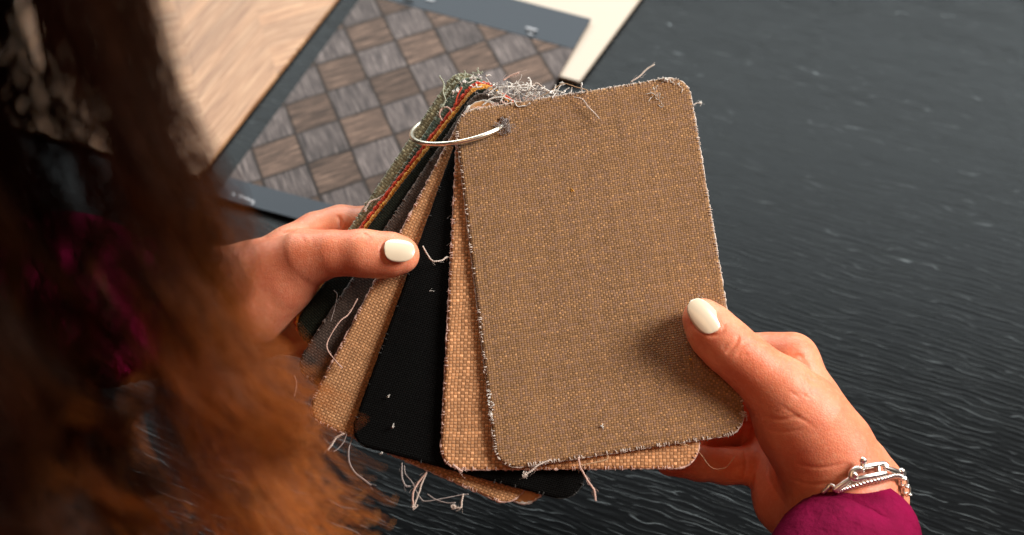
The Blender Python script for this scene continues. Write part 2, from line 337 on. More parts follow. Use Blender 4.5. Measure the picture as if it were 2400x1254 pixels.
# ------------------------------------------------------------------ fabric swatches on the ring
def D(px, py, i): return .522 - (py-220)/840*.044 + i*.0021 + .0000*px
SWN = None
def make_swatch(idx, C, mat, edge, label, rc=.0085, ampl=.0010, hole=None, th=.0010, fuzz=.5, edge_r=.00033, seed=0):
    Wd, Hd = .096, .140
    C3 = [W(x, y, D(x, y, idx)) for x, y in C]       # TL TR BR BL
    r_ = np.random.default_rng(int(seed+idx*10))
    nrm = np.cross(C3[1]-C3[0], C3[3]-C3[0]); nrm /= np.linalg.norm(nrm)
    if nrm@FW > 0: nrm = -nrm
    ph = r_.uniform(0, 6, 4)
    def S(x, y, h=0.0):                                # metres on the cloth -> world
        a = x/Wd; b = y/Hd
        p = (1-a)*(1-b)*C3[0]+a*(1-b)*C3[1]+a*b*C3[2]+(1-a)*b*C3[3]
        w = ampl*(.5*math.sin(3.1*a+ph[0])*math.sin(2.7*b+ph[1]) + .25*math.sin(7*b+5*a+ph[2]))*min(1, 1.0)
        return p + nrm*(h + w*.5)
    nx, ny = 64, 96; V = []; UV = []
    ys = np.linspace(0, 1, ny+1)
    ys = Hd*(ys - .10*np.sin(2*math.pi*ys)/(2*math.pi)*6*.12)
    for y in ys:
        dy = min(y, Hd-y); ins = rc - math.sqrt(max(0, rc*rc-(rc-dy)**2)) if dy < rc else 0
        for i in range(nx+1):
            x = ins + (Wd-2*ins)*i/nx; V.append(S(x, y)); UV.append((x, y))
    Fc = []
    for j in range(ny):
        for i in range(nx):
            q = j*(nx+1)+i
            if hole is not None:
                cx, cy = np.mean([UV[q], UV[q+nx+2]], 0)
                if math.hypot(cx-hole[0], cy-hole[1]) < .0019: continue
            Fc.append((q, q+1, q+nx+2, q+nx+1))
    o = mk('fabric_swatch', V, Fc, mat, None, True, UV)
    md = o.modifiers.new('thickness', 'SOLIDIFY'); md.thickness = th; md.offset = 0
    tag(o, label, 'fabric swatch', 'fabric swatches on the ring')
    # overlocked edge
    per = []
    def seg(a, b, n):
        for t in np.linspace(0, 1, n, endpoint=False): per.append(np.array(a)*(1-t)+np.array(b)*t)
    def arc(c, a0, n=14):
        for t in np.linspace(0, math.pi/2, n, endpoint=False): per.append(np.array([c[0]+rc*math.cos(a0+t), c[1]+rc*math.sin(a0+t)]))
    seg((rc, 0), (Wd-rc, 0), 90); arc((Wd-rc, rc), -math.pi/2); seg((Wd, rc), (Wd, Hd-rc), 130); arc((Wd-rc, Hd-rc), 0)
    seg((Wd-rc, Hd), (rc, Hd), 90); arc((rc, Hd-rc), math.pi/2); seg((0, Hd-rc), (0, rc), 130); arc((rc, rc), math.pi)
    per = np.array(per); n = len(per)
    rr = edge_r*(1+.35*r_.standard_normal(n)).clip(.4, 2.0)
    P = np.array([S(x, y, .0001*r_.standard_normal()) for x, y in per]) + r_.normal(0, .00008, (n, 3))
    mb = MB(); mb.tube(P, rr, 5, closed=True)
    tang = np.roll(per, -1, 0)-np.roll(per, 1, 0)
    for k in range(int(n*fuzz)):                       # cut yarn ends standing on the edge
        i = r_.integers(n); out = np.array([tang[i][1], -tang[i][0]]); out /= np.linalg.norm(out)+1e-9
        a = per[i]; L = r_.uniform(.0001, .0006)
        q = [S(a[0]-out[0]*.0008, a[1]-out[1]*.0008, .0006), S(a[0], a[1], .0008), S(a[0]+out[0]*L, a[1]+out[1]*L, r_.uniform(-.0004, .0006))]
        mb.tube(spline(np.array(q)+r_.normal(0, .00012, (3, 3)), 3), r_.uniform(.00012, .00026), 4)
    mb.build('stitched_edge', edge, o)
    return o, S
HOLE = (.0185, .0075)
SW = {}
specs = [
 ('olive', 11, [(1074, 156), (1540, 440), (1080, 1070), (683, 741)], 'olive', 'yarn_green', 'olive beige swatch at the very back of the fan'),
 ('green', 10, [(1094, 166), (1550, 450), (1090, 1085), (698, 761)], 'green', 'yarn_green', 'sage green swatch between the olive and the red one'),
 ('red', 9, [(1121, 177), (1530, 480), (1045, 1085), (674, 753)], 'red', 'yarn_red', 'orange red swatch showing as a thin bright line'),
 ('yellow', 8, [(1126, 184), (1525, 490), (1050, 1085), (679, 760)], 'yellow', 'yarn_or', 'amber yellow swatch just in front of the red one'),
 ('dark', 7, [(1128, 192), (1520, 500), (1040, 1085), (681, 768)], 'dark', 'yarn_dark', 'blackish green swatch right of the red and amber lines'),
 ('brown', 6, [(1122, 205), (1540, 470), (1085, 1125), (687, 865)], 'brownf', 'yarn_brown', 'dark brown grey swatch partly under the left thumb'),
 ('smooth', 5, [(1112, 222), (1600, 460), (1252, 1196), (748, 963)], 'leather', 'yarn_white', 'smooth plain tan swatch whose corner shows below the coarse tan one'),
 ('tan', 4, [(1103, 236), (1570, 480), (1206, 1192), (712, 975)], 'tan', 'yarn_pink', 'coarse light tan swatch pressed by the left thumb'),
 ('black', 2.6, [(1098, 250), (1600, 420), (1350, 1180), (814, 1036)], 'black', 'yarn_dark', 'deep black swatch between the tan and the orange ones'),
 ('orange', 1.1, [(1074, 258), (1606, 228), (1640, 1097), (1031, 1101)], 'orange', 'yarn_pink', 'bright orange tan coarse weave swatch behind the front one'),
 ('front', 0, [(1064, 264), (1611, 177), (1752, 1014), (1165, 1103)], 'front', 'yarn', 'brown taupe swatch at the front held by the right thumb'),
]
for nm, idx, C, mt, ed, lab in specs:
    SW[nm] = make_swatch(idx, C, M[mt], M[ed], lab, hole=HOLE if nm == 'front' else None,
                         fuzz={'front': .55, 'smooth': 0.0, 'black': .1, 'dark': .15}.get(nm, .35), ampl={'front': .0008, 'orange': .0008}.get(nm, .0007),
                         edge_r={'smooth': .0006, 'tan': .00045, 'orange': .00040, 'red': .0006, 'yellow': .0005, 'brown': .0004, 'black': .0002, 'dark': .0002, 'front': .00034}.get(nm, .00030))
# loose threads: pixel path, depth offset (towards the eye) per swatch
def thread(nm, pts, r=.00022, mat='yarn', off=.0015, idx=0, knot=False, twist=.7, ply=2):
    P = [W(p[0], p[1], D(p[0], p[1], idx) - (p[2] if len(p) > 2 else off)) for p in pts]
    c = spline(P, 10); n = len(c); mb = MB(); tg = np.gradient(c, axis=0); tg /= np.linalg.norm(tg, axis=1)[:, None]+1e-9
    u = np.cross(tg, FW); u /= np.linalg.norm(u, axis=1)[:, None]+1e-9; v = np.cross(tg, u); L = np.r_[0, np.cumsum(np.linalg.norm(np.diff(c, axis=0), axis=1))]
    a = L/.0016*2*math.pi
    j = rng.normal(0, r*.12, c.shape)
    for k in range(ply):
        A = (a + 2*math.pi*k/ply)[:, None]; mb.tube(c + j + r*.6*(np.cos(A)*u+np.sin(A)*v), r*.75, 5)
    for k in range(max(4, n//5)):                      # stray fibres
        i = rng.integers(n); d = rng.normal(0, 1, 3); d /= np.linalg.norm(d); mb.tube(spline([c[i], c[i]+d*r*3+tg[i]*r*2, c[i]+d*r*4+tg[i]*r*7], 3), r*.13, 3)
    if knot:
        for k in range(10):
            d = rng.normal(0, r*1.6, (4, 3)); mb.tube(spline(c[-1]+d, 4), r*.45, 4)
    mb.build('loose_thread', M[mat], SW[nm][0])
thread('front', [(1478, 192), (1500, 178), (1515, 163), (1534, 151)], .0003, knot=False)
thread('front', [(1625, 246), (1632, 242), (1642, 241)], .00022, knot=True, mat='yarn_white')
thread('front', [(1345, 228, .002), (1365, 233, .003), (1378, 250, .003), (1392, 264, .003), (1404, 278, .003)], .00024)
thread('front', [(1255, 232, -.003), (1290, 214, -.003), (1320, 196, -.002), (1350, 204, .0), (1376, 212, .001), (1374, 222, .002)], .00018, mat='yarn_tan')
thread('front', [(1355, 1072), (1360, 1095), (1368, 1110), (1383, 1135), (1393, 1150), (1396, 1174)], .00034, mat='yarn_pink')
thread('front', [(1358, 1092), (1385, 1086), (1420, 1078), (1425, 1068)], .00022, mat='yarn_tan')
thread('front', [(1290, 1078), (1262, 1090), (1245, 1104), (1230, 1114)], .0003, mat='yarn', knot=True)
thread('orange', [(1590, 1040, .001), (1615, 1045, .001), (1640, 1062, .0), (1668, 1096, -.01), (1700, 1096, -.014), (1722, 1070, -.014)], .00012, mat='yarn_tan', idx=0)
thread('orange', [(1062, 1090), (1072, 1098), (1083, 1106)], .0004, mat='yarn_pink', idx=1)
thread('black', [(991, 577, .002), (1003, 598, .004), (1015, 612, .005), (1036, 610, .004), (1046, 603, .003), (1058, 604, .001)], .00026, mat='yarn', idx=2)
thread('black', [(1006, 683), (1010, 681), (1017, 683)], .00012, mat='yarn_white', idx=2, ply=1)
thread('tan', [(838, 700, .002), (818, 735, .002), (795, 755, .003), (770, 795, .003), (768, 820, .003), (790, 850, .003), (802, 862, .003)], .00024, mat='yarn_pink', idx=4)
thread('tan', [(806, 1016), (788, 1026), (778, 1042), (768, 1055)], .00036, mat='yarn', idx=4)
thread('tan', [(812, 1018), (806, 1035), (792, 1052), (782, 1058)], .0002, mat='yarn_grey', idx=4)
thread('tan', [(828, 1022), (818, 1050), (818, 1080), (830, 1105), (850, 1122), (870, 1137)], .00028, mat='yarn_grey', idx=4)
thread('tan', [(942, 1085), (942, 1115), (950, 1138), (962, 1140)], .0003, mat='yarn_grey', idx=4)
thread('tan', [(948, 1090), (950, 1110), (966, 1130), (975, 1150), (990, 1172), (1005, 1174), (1040, 1168), (1080, 1160), (1098, 1158)], .00018, mat='yarn_grey', idx=4)
thread('tan', [(1000, 1108), (985, 1125), (972, 1145), (967, 1165), (970, 1190)], .00034, mat='yarn_pink', idx=4)
thread('tan', [(1000, 1108), (988, 1135), (982, 1155), (970, 1188)], .0003, mat='yarn', idx=4, knot=True)
thread('tan', [(1002, 1158), (1020, 1170), (1045, 1178), (1068, 1178)], .00018, mat='yarn_grey', idx=4)
thread('tan', [(1086, 1158), (1082, 1175), (1080, 1190), (1064, 1188)], .00032, mat='yarn', idx=4, knot=True)
thread('olive', [(1030, 178, .003), (1040, 196, .003), (1038, 215, .003), (1044, 235, .003), (1036, 250, .003)], .0003, mat='yarn_green', idx=9, knot=True)
thread('red', [(1036, 282, .003), (1030, 268, .003), (1036, 254, .003), (1050, 252, .003), (1060, 264, .002)], .0003, mat='yarn_pink', idx=9)
thread('red', [(1180, 188, .001), (1192, 180, .001), (1206, 174, .001), (1216, 170, .001)], .00034, mat='yarn_pink', idx=9)
thread('red', [(1082, 205, .003), (1072, 225, .003), (1067, 245, .003)], .0003, mat='yarn_red', idx=9)
thread('olive', [(902, 456, .001), (885, 466, .001), (868, 472, .001), (856, 490, .001)], .00034, mat='yarn', idx=10, knot=True)
thread('dark', [(782, 680, .001), (790, 690, .001), (786, 715, .001), (775, 755, .001)], .00014, mat='yarn_grey', idx=6)
thread('tan', [(690, 880, .001), (695, 900, .001), (690, 930, .001)], .0002, mat='yarn_pink', idx=4)
thread('tan', [(1192, 243, -.001), (1205, 228, .000), (1228, 216, .001), (1262, 212, .001), (1290, 220, .001), (1312, 232, .001)], .00022, mat='yarn_brown', idx=2)
thread('tan', [(1172, 238, .001), (1190, 214, .002), (1222, 200, .002), (1250, 206, .002), (1262, 224, .001)], .0003, mat='yarn_white', idx=3)
thread('tan', [(1225, 232, .001), (1250, 200, .002), (1262, 196, .002), (1282, 214, .002), (1300, 214, .001)], .00026, mat='yarn', idx=3)
thread('smooth', [(1140, 222, .001), (1165, 206, .002), (1196, 204, .002), (1220, 218, .002), (1236, 236, .001)], .00032, mat='yarn_white', idx=4)
thread('tan', [(1130, 248, .001), (1150, 232, .002), (1178, 228, .002), (1200, 236, .002)], .00034, mat='yarn_white', idx=2)
thread('brown', [(1130, 222, .001), (1150, 205, .002), (1180, 200, .002), (1206, 212, .002)], .0003, mat='yarn_grey', idx=5)
thread('tan', [(1300, 222, .001), (1310, 205, .002), (1318, 196, .002)], .00024, mat='yarn_white', idx=3, knot=True)
thread('red', [(1212, 222, .001), (1216, 204, .002), (1210, 190, .002)], .00022, mat='yarn_white', idx=5)
# frayed fluff where the swatch tops are bunched up
def fluff(nm, pts, n, spread, idx, mat, r=.00016, off=.0005, ln=.005):
    mb = MB()
    for k in range(n):
        t = rng.uniform(0, len(pts)-1.001); i = int(t); f = t-i; x = pts[i][0]*(1-f)+pts[i+1][0]*f; y = pts[i][1]*(1-f)+pts[i+1][1]*f
        c = W(x, y, D(x, y, idx) - off) + rng.normal(0, spread, 3)
        d = rng.normal(0, 1, 3); d -= FW*(d@FW)*.6; d /= np.linalg.norm(d); e = rng.normal(0, 1, 3)*.4
        L = rng.uniform(.3, 1)*ln; q = [c]; dd = d.copy()
        for m_ in range(6): dd = dd + rng.normal(0, .55, 3); dd /= np.linalg.norm(dd); q.append(q[-1]+dd*L/5)
        mb.tube(spline(q, 4), r*rng.uniform(.5, 1.3), 5)
    return mb.build('frayed_yarn', M[mat], SW[nm][0])
fluff('tan', [(1135, 225), (1200, 214), (1260, 222), (1310, 218)], 36, .0009, 3, 'yarn_white', r=.00026, ln=.008)
fluff('smooth', [(1110, 205), (1160, 195), (1215, 205), (1270, 215)], 26, .0007, 5, 'yarn_white', r=.00025, ln=.007)
fluff('orange', [(1085, 285), (1110, 262), (1160, 246), (1260, 228)], 60, .0004, .9, 'yarn_pink', r=.0002, ln=.0022)
fluff('front', [(1195, 240), (1300, 222), (1360, 214)], 14, .0008, .2, 'yarn_white', r=.00024, ln=.009)
fluff('brown', [(1120, 222), (1160, 212), (1230, 212)], 18, .0008, 6, 'yarn_grey', r=.00024, ln=.006)
fluff('olive', [(1040, 225), (1075, 180), (1130, 170)], 50, .0004, 10.5, 'yarn_green', r=.00022, ln=.002)
fluff('green', [(1060, 225), (1090, 188), (1140, 176)], 50, .0004, 9.6, 'yarn_white', r=.00022, ln=.002)
fluff('front', [(1168, 300), (1183, 285), (1195, 300), (1185, 312), (1172, 304)], 110, .0007, 0, 'yarn_grey', r=.00012, off=.0012, ln=.0028)
fluff('front', [(1520, 215), (1545, 228), (1553, 245)], 24, .0008, 0, 'lint', r=.00012, off=.0012, ln=.0035)
fluff('front', [(1540, 186), (1565, 186), (1600, 205)], 40, .0004, 0, 'yarn_white', r=.00022, off=.001, ln=.0015)
fluff('front', [(1636, 693), (1668, 706)], 10, .0004, 0, 'lint', r=.00012, off=.001, ln=.003)
fluff('front', [(1738, 965), (1746, 975)], 20, .0004, 0, 'yarn', r=.0002, off=.001, ln=.002)
fluff('front', [(1145, 920), (1150, 950), (1152, 985)], 60, .00035, 0, 'yarn_white', r=.0002, off=.001, ln=.0012)
fluff('front', [(1124, 730), (1132, 800), (1140, 880)], 40, .0003, 0, 'yarn', r=.0002, off=.001, ln=.0012)
fluff('black', [(1058, 440), (1062, 500), (1060, 560), (1055, 640)], 26, .0006, 1.4, 'yarn_grey', r=.00007, off=.001, ln=.003)
def lint(nm, pts, idx, mat='lint', r=.0006):
    for x, y in pts:
        mb = MB(); c = W(x, y, D(x, y, idx) - .0011)
        for k in range(7): mb.tube(spline(c+rng.normal(0, r*.6, (3, 3)), 4), r*.22, 4)
        mb.build('lint_speck', M[mat], SW[nm][0])
lint('front', [(1410, 1001)], 0, 'lint', .0008); lint('front', [(1341, 446), (1618, 842)], 0, 'lint_y', .0006)
lint('black', [(910, 929), (921, 1000), (894, 1063)], 2, 'lint', .0005)

# ring
ring_c = W(1082, 292, .531); R = .0212
e1 = RT*math.cos(math.radians(12)) - DN*math.sin(math.radians(12)); tmp = DN*math.cos(math.radians(12)) + RT*math.sin(math.radians(12))
e2 = tmp*.42 - FW*.907
th = np.linspace(0, 2*math.pi, 96, endpoint=False)
ringP = ring_c + R*(np.cos(th)[:, None]*e1 + np.sin(th)[:, None]*e2)
rt = thing('binder_ring', tuple(ring_c)); tag(rt, 'shiny metal book ring through the swatch corners', 'ring')
MB().tube(ringP[:94], .00100, 12).build('wire_loop', M['steel'], rt)
jt = ringP[[10]][0]; dj = ringP[11]-ringP[9]; dj /= np.linalg.norm(dj)
MB().tube([jt-dj*.0002, jt+dj*.0002], .00109, 12).build('clasp_joint', M['slot'], rt)

# ------------------------------------------------------------------ the person: signed distance surfaces
def sdf_mesh(prims, res, pad=.004):
    """prims: list of (a, b, ra, rb, k): tapered capsules merged smoothly; returns verts, quads"""
    P = np.array([p[0] for p in prims]+[p[1] for p in prims]); Rm = max(max(p[2], p[3]) for p in prims)
    lo = P.min(0)-Rm-pad; hi = P.max(0)+Rm+pad; n = np.ceil((hi-lo)/res).astype(int)+1
    ax = [lo[i]+np.arange(n[i])*res for i in range(3)]
    G = np.full(n, .02, np.float32)
    for a, b, ra, rb, k in prims:
        m = max(ra, rb)+k+.004+res
        s = [slice(max(0, int((min(a[i], b[i])-m-lo[i])/res)), min(n[i], int((max(a[i], b[i])+m-lo[i])/res)+2)) for i in range(3)]
        X, Y, Z = np.meshgrid(ax[0][s[0]], ax[1][s[1]], ax[2][s[2]], indexing='ij')
        ba = b-a; L2 = ba@ba+1e-12
        t = np.clip(((X-a[0])*ba[0]+(Y-a[1])*ba[1]+(Z-a[2])*ba[2])/L2, 0, 1)
        d = np.sqrt((X-a[0]-t*ba[0])**2+(Y-a[1]-t*ba[1])**2+(Z-a[2]-t*ba[2])**2) - (ra+(rb-ra)*t)
        g = G[s[0], s[1], s[2]]; h = np.maximum(k-np.abs(g-d), 0)/k
        G[s[0], s[1], s[2]] = np.minimum(g, d) - h*h*k*.25
    # surface nets
    ins = G < 0
    c = np.zeros(tuple(n-1), np.int8)
    for dx in (0, 1):
        for dy in (0, 1):
            for dz in (0, 1): c += ins[dx:n[0]-1+dx, dy:n[1]-1+dy, dz:n[2]-1+dz]
    act = (c > 0) & (c < 8); idx = np.full(act.shape, -1, np.int64); I = np.argwhere(act); idx[act] = np.arange(len(I))
    acc = np.zeros((len(I), 3)); cnt = np.zeros(len(I))
    cor = [(x, y, z) for x in (0, 1) for y in (0, 1) for z in (0, 1)]
    for A in cor:
        for ax_ in range(3):
            if A[ax_]: continue
            B = list(A); B[ax_] = 1
            ga = G[I[:, 0]+A[0], I[:, 1]+A[1], I[:, 2]+A[2]]; gb = G[I[:, 0]+B[0], I[:, 1]+B[1], I[:, 2]+B[2]]
            m = (ga < 0) != (gb < 0); t = np.where(m, ga/(ga-gb+1e-20), 0)
            p = np.array(A, float)+np.zeros((len(I), 3)); p[:, ax_] += t; acc += p*m[:, None]; cnt += m
    V = lo + (I + acc/cnt[:, None])*res
    Q = []
    for ax_ in range(3):
        o1, o2 = [(1, 2), (2, 0), (0, 1)][ax_]
        sl0 = [slice(1, n[0]-1), slice(1, n[1]-1), slice(1, n[2]-1)]; sl0[ax_] = slice(0, n[ax_]-1); sl1 = list(sl0); sl1[ax_] = slice(1, n[ax_])
        g0 = ins[tuple(sl0)]; g1 = ins[tuple(sl1)]; E = np.argwhere(g0 != g1); base = np.array([1, 1, 1]); base[ax_] = 0; E = E+base
        f = g0[tuple((E-base).T)]
        def at(da, db):
            q = E.copy(); q[:, o1] -= da; q[:, o2] -= db; return idx[q[:, 0], q[:, 1], q[:, 2]]
        q = np.stack([at(0, 0), at(1, 0), at(1, 1), at(0, 1)], 1); q[~f] = q[~f][:, ::-1]; Q.append(q)
    return V, np.vstack(Q)
def chain(pts, k): 
    out = []
    for (p, q) in zip(pts[:-1], pts[1:]): out.append((W(*p[:3]), W(*q[:3]), p[3], q[3], k))
    return out
RH = []
RH += chain([(1930, 1060, .492, .0185), (1982, 1160, .492, .0195), (1985, 1330, .474, .019)], .007)
RH += chain([(1992, 1095, .503, .013), (2024, 1160, .500, .0150), (2005, 1330, .480, .018)], .007)
RH += chain([(1853, 846, .518, .0108), (1902, 950, .516, .0120), (1988, 1095, .507, .0132)], .004)
RH += chain([(1850, 935, .530, .0125), (1990, 1110, .515, .016)], .008)
RH += chain([(1838, 1005, .535, .0120), (1960, 1140, .518, .016)], .008)
RH += chain([(1815, 1075, .528, .0110), (1862, 1165, .516, .0145), (1945, 1230, .498, .018)], .010)
RH += chain([(1853, 846, .518, .0108), (1800, 838, .522, .0094), (1742, 836, .522, .0090), (1650, 860, .514, .0078), (1570, 890, .512, .0070)], .004)
RH += chain([(1850, 935, .530, .0118), (1735, 930, .540, .0092), (1600, 960, .525, .0075)], .004)
RH += chain([(1838, 1005, .535, .0115), (1740, 1010, .545, .0088), (1600, 1020, .525, .0075)], .003)
RH += chain([(1815, 1075, .528, .0110), (1772, 1088, .528, .0090)], .003)
RH += chain([(1768, 1090, .526, .0084), (1700, 1092, .523, .0074), (1640, 1086, .517, .0070), (1570, 1080, .511, .0060)], .002)
RH += chain([(1643, 742, .4853, .0064), (1656, 758, .4850, .0077), (1678, 786, .4845, .0090), (1715, 820, .4835, .0094), (1765, 862, .4840, .0098), (1828, 918, .4855, .0128), (1878, 985, .4885, .0175), (1930, 1060, .492, .0190)], .0045)
RH += chain([(1835, 940, .503, .008), (1878, 925, .513, .009)], .006)     # web between thumb and index
LH = []
LH += chain([(944, 598, .4998, .0062), (922, 597, .4993, .0074), (890, 598, .4985, .0076), (845, 593, .4975, .0082), (775, 594, .499, .0081), (715, 606, .503, .0106), (650, 650, .510, .0152), (580, 690, .515, .020), (455, 722, .52, .022)], .005)
LH += chain([(690, 594, .538, .0112), (580, 652, .535, .0135), (455, 705, .53, .0185), (300, 730, .520, .020)], .007)
LH += chain([(455, 722, .52, .022), (300, 735, .515, .020)], .010)
LH += chain([(680, 650, .550, .0125), (480, 730, .535, .020)], .010)
LH += chain([(670, 710, .552, .0120), (480, 745, .535, .019)], .010)
LH += chain([(650, 765, .545, .0115), (500, 775, .530, .018)], .010)
LH += chain([(690, 592, .538, .0118), (745, 555, .545, .0100), (800, 535, .546, .0092), (870, 530, .545, .0080), (950, 545, .545, .0070)], .004)
LH += chain([(680, 650, .550, .0120), (790, 650, .560, .0090), (930, 690, .552, .0075)], .003)
LH += chain([(670, 710, .552, .0115), (780, 735, .560, .0088), (900, 780, .550, .0073)], .003)
LH += chain([(650, 765, .545, .0105), (745, 805, .550, .0080), (840, 850, .545, .0066)], .003)
V1, Q1 = sdf_mesh(RH, .0006); V2, Q2 = sdf_mesh(LH, .0007)
def arr(*a): return np.array(a, float)
RE = arr(.14, .06, .06); RS = arr(.03, -.14, .27); NK = arr(-.14, -.06, .36); HD = arr(-.19, .05, .50); LS = arr(-.34, -.10, .27); LE = arr(-.40, .20, .08)
rw = W(2000, 1330, .475); lw = W(300, 733, .517)
BD = [(rw, RE, .018, .030, .01), (RE, RS, .036, .042, .02), (RS, NK, .045, .045, .03), (NK, LS, .045, .045, .03), (LS, LE, .042, .034, .02), (LE, lw, .032, .021, .01),
      (NK, arr(-.16, -.02, .42), .045, .042, .02), (arr(-.17, 0, .45), HD, .05, .075, .02), (HD, arr(-.19, .03, .53), .078, .085, .02), (NK, arr(-.15, -.14, .05), .06, .09, .03)]
V3, Q3 = sdf_mesh(BD, .004)
VV = np.vstack([V1, V2, V3]); QQ = np.vstack([Q1, Q2+len(V1), Q3+len(V1)+len(V2)])
# creases of the skin: grooves pressed into the surface
def crease(Vv, pts, w, dep, dmax):
    global VV
    px = PX(Vv); P = np.array(pts, float); best = np.full(len(Vv), 1e9); end = np.zeros(len(Vv))
    L = np.r_[0, np.cumsum(np.linalg.norm(np.diff(P, axis=0), axis=1))]
    for i in range(len(P)-1):
        a, b = P[i], P[i+1]; ba = b-a; t = np.clip(((px[:, :2]-a)@ba)/(ba@ba), 0, 1); d = np.linalg.norm(px[:, :2]-a-t[:, None]*ba, axis=1)
        m = d < best; best[m] = d[m]; end[m] = (L[i]+t[m]*(L[i+1]-L[i]))/L[-1]
    f = dep*np.exp(-(best/w)**2)*np.sqrt(np.clip(4*end*(1-end), 0, 1)); f[px[:, 2] > dmax] = 0; return f
def crease_all(V, L):
    out = V.copy()
    for pts, w, dep, dmax in L:
        f = crease(V, spline(np.array([(*p, 0) for p in pts], float), 6)[:, :2], w, dep, dmax); out += FW*f[:, None]
    return out
V1c = crease_all(V1, [
  ([(1702, 829), (1720, 814), (1730, 797), (1729, 784)], 4.0, .00065, .50), ([(1726, 834), (1740, 820), (1756, 808)], 3.6, .0004, .50), ([(1738, 802), (1748, 797), (1758, 800)], 3.4, .0003, .50),
  ([(1692, 818), (1706, 806)], 3.4, .0002, .50), ([(1742, 838), (1752, 828)], 3.4, .00022, .50),
  ([(1800, 800), (1782, 806), (1762, 803)], 4, .0003, .52), ([(1842, 866), (1850, 846), (1866, 834), (1884, 838)], 5, .0007, .54), 
  ([(1883, 880), (1898, 890), (1922, 902)], 4.5, .0006, .53), ([(1785, 975), (1830, 984), (1875, 974)], 4.5, .00045, .53), ([(1785, 1000), (1830, 1013), (1885, 1006)], 4.5, .0003, .53),
  ([(1860, 1085), (1920, 1096), (1990, 1085)], 4.5, .0003, .53), ([(1850, 1120), (1900, 1136), (1955, 1130)], 4.5, .0004, .53), ([(1808, 1080), (1804, 1120), (1828, 1165), (1850, 1190)], 5, .0008, .56),
  ([(1618, 752), (1636, 774), (1664, 786), (1690, 782), (1700, 760)], 4.2, .0006, .50), ([(1744, 1056), (1748, 1090), (1744, 1126)], 4, .0006, .56)]
  + [([(1878-k*7+r0*2, 838+k*5), (1898-k*8, 868+k*6), (1914-k*9, 905+k*7)], 3.6, .00022, .55) for k, r0 in enumerate((0, 1, -1, 2))]
  + [([(1800+k*13, 962+k*4), (1832+k*14, 950+k*9), (1850+k*16, 968+k*10)], 3.6, .00016, .53) for k in range(5)]
  + [([(1850+k*11, 915+(k*7) % 11), (1866+k*12, 930+(k*5) % 9)], 3.4, .00020, .53) for k in range(6)])
V2c = crease_all(V2, [
  ([(840, 552), (850, 545), (858, 556)], 3, .0006, .52), ([(850, 548), (862, 552), (866, 566)], 2.5, .0005, .52), ([(826, 560), (836, 550), (846, 548)], 2.5, .0004, .52),
  ([(792, 505), (798, 520), (796, 536)], 3.5, .0012, .56), ([(700, 535), (720, 542), (745, 548)], 2.5, .0004, .53), ([(690, 545), (706, 555), (716, 570)], 2, .0003, .53), ([(720, 545), (730, 556), (736, 570)], 2, .0003, .53),
  ([(660, 548), (690, 543), (715, 542), (780, 536)], 5, .0010, .545), ([(930, 615), (908, 610), (895, 596), (896, 576), (908, 562)], 4.2, .0006, .52)])
VV[:len(V1)] = V1c; VV[len(V1):len(V1)+len(V2)] = V2c
person = thing('person', (-.15, -.10, 0)); tag(person, 'person with long brown hair and magenta sleeves holding the swatches with both hands', 'person')
body = mk('body', VV, QQ, M['skin'], person)
# nails
def nail(cx, cy, d, tip, side, tiltdeg, L, Wn, R, back=.0):
    c = W(cx, cy, d); t = RT*tip[0] + DN*tip[1] - FW*tip[2]; t /= np.linalg.norm(t)
    n0 = -FW; n0 = n0 - t*(n0@t); n0 /= np.linalg.norm(n0); s0 = np.cross(t, n0)
    if s0@(RT*side[0]+DN*side[1]) < 0: s0 = -s0
    a = math.radians(tiltdeg); n = n0*math.cos(a)+s0*math.sin(a); s = s0*math.cos(a)-n0*math.sin(a)
    V = []; nu, nv = 20, 14
    for i in range(nu+1):
        u = -1+2*i/nu
        wf = (max(.0, 1-abs(u)**(3.0 if u > 0 else 3.2))**.5)*.5*Wn*(1-.16*max(0, u)) + 1e-5
        for j in range(nv+1):
            v = -1+2*j/nv; x = v*wf; al = x/R
            lx = u*L/2
            V.append(c + t*lx + s*R*math.sin(al) + n*(R*math.cos(al)-R - .0010*(u*.8)**2*(1 if u > 0 else .35) + .00070))
    Fc = [(i*(nv+1)+j, i*(nv+1)+j+1, (i+1)*(nv+1)+j+1, (i+1)*(nv+1)+j) for i in range(nu) for j in range(nv)]
    o = mk('fingernail', V, Fc, M['nail'], person); md = o.modifiers.new('thickness', 'SOLIDIFY'); md.thickness = .0006; md.offset = 0; return o
def surf_depth(V, cx, cy, rad=9):
    p = PX(V); m = (abs(p[:, 0]-cx) < rad) & (abs(p[:, 1]-cy) < rad); return p[m, 2].min()
nail(1650, 740, surf_depth(V1c, 1650, 740), (-.63, -.77, -.20), (1, -1), 15, .0148, .0106, .0086)
nail(936, 586, surf_depth(V2c, 936, 588), (1, .05, -.24), (0, -1), 24, .0120, .0100, .0082)
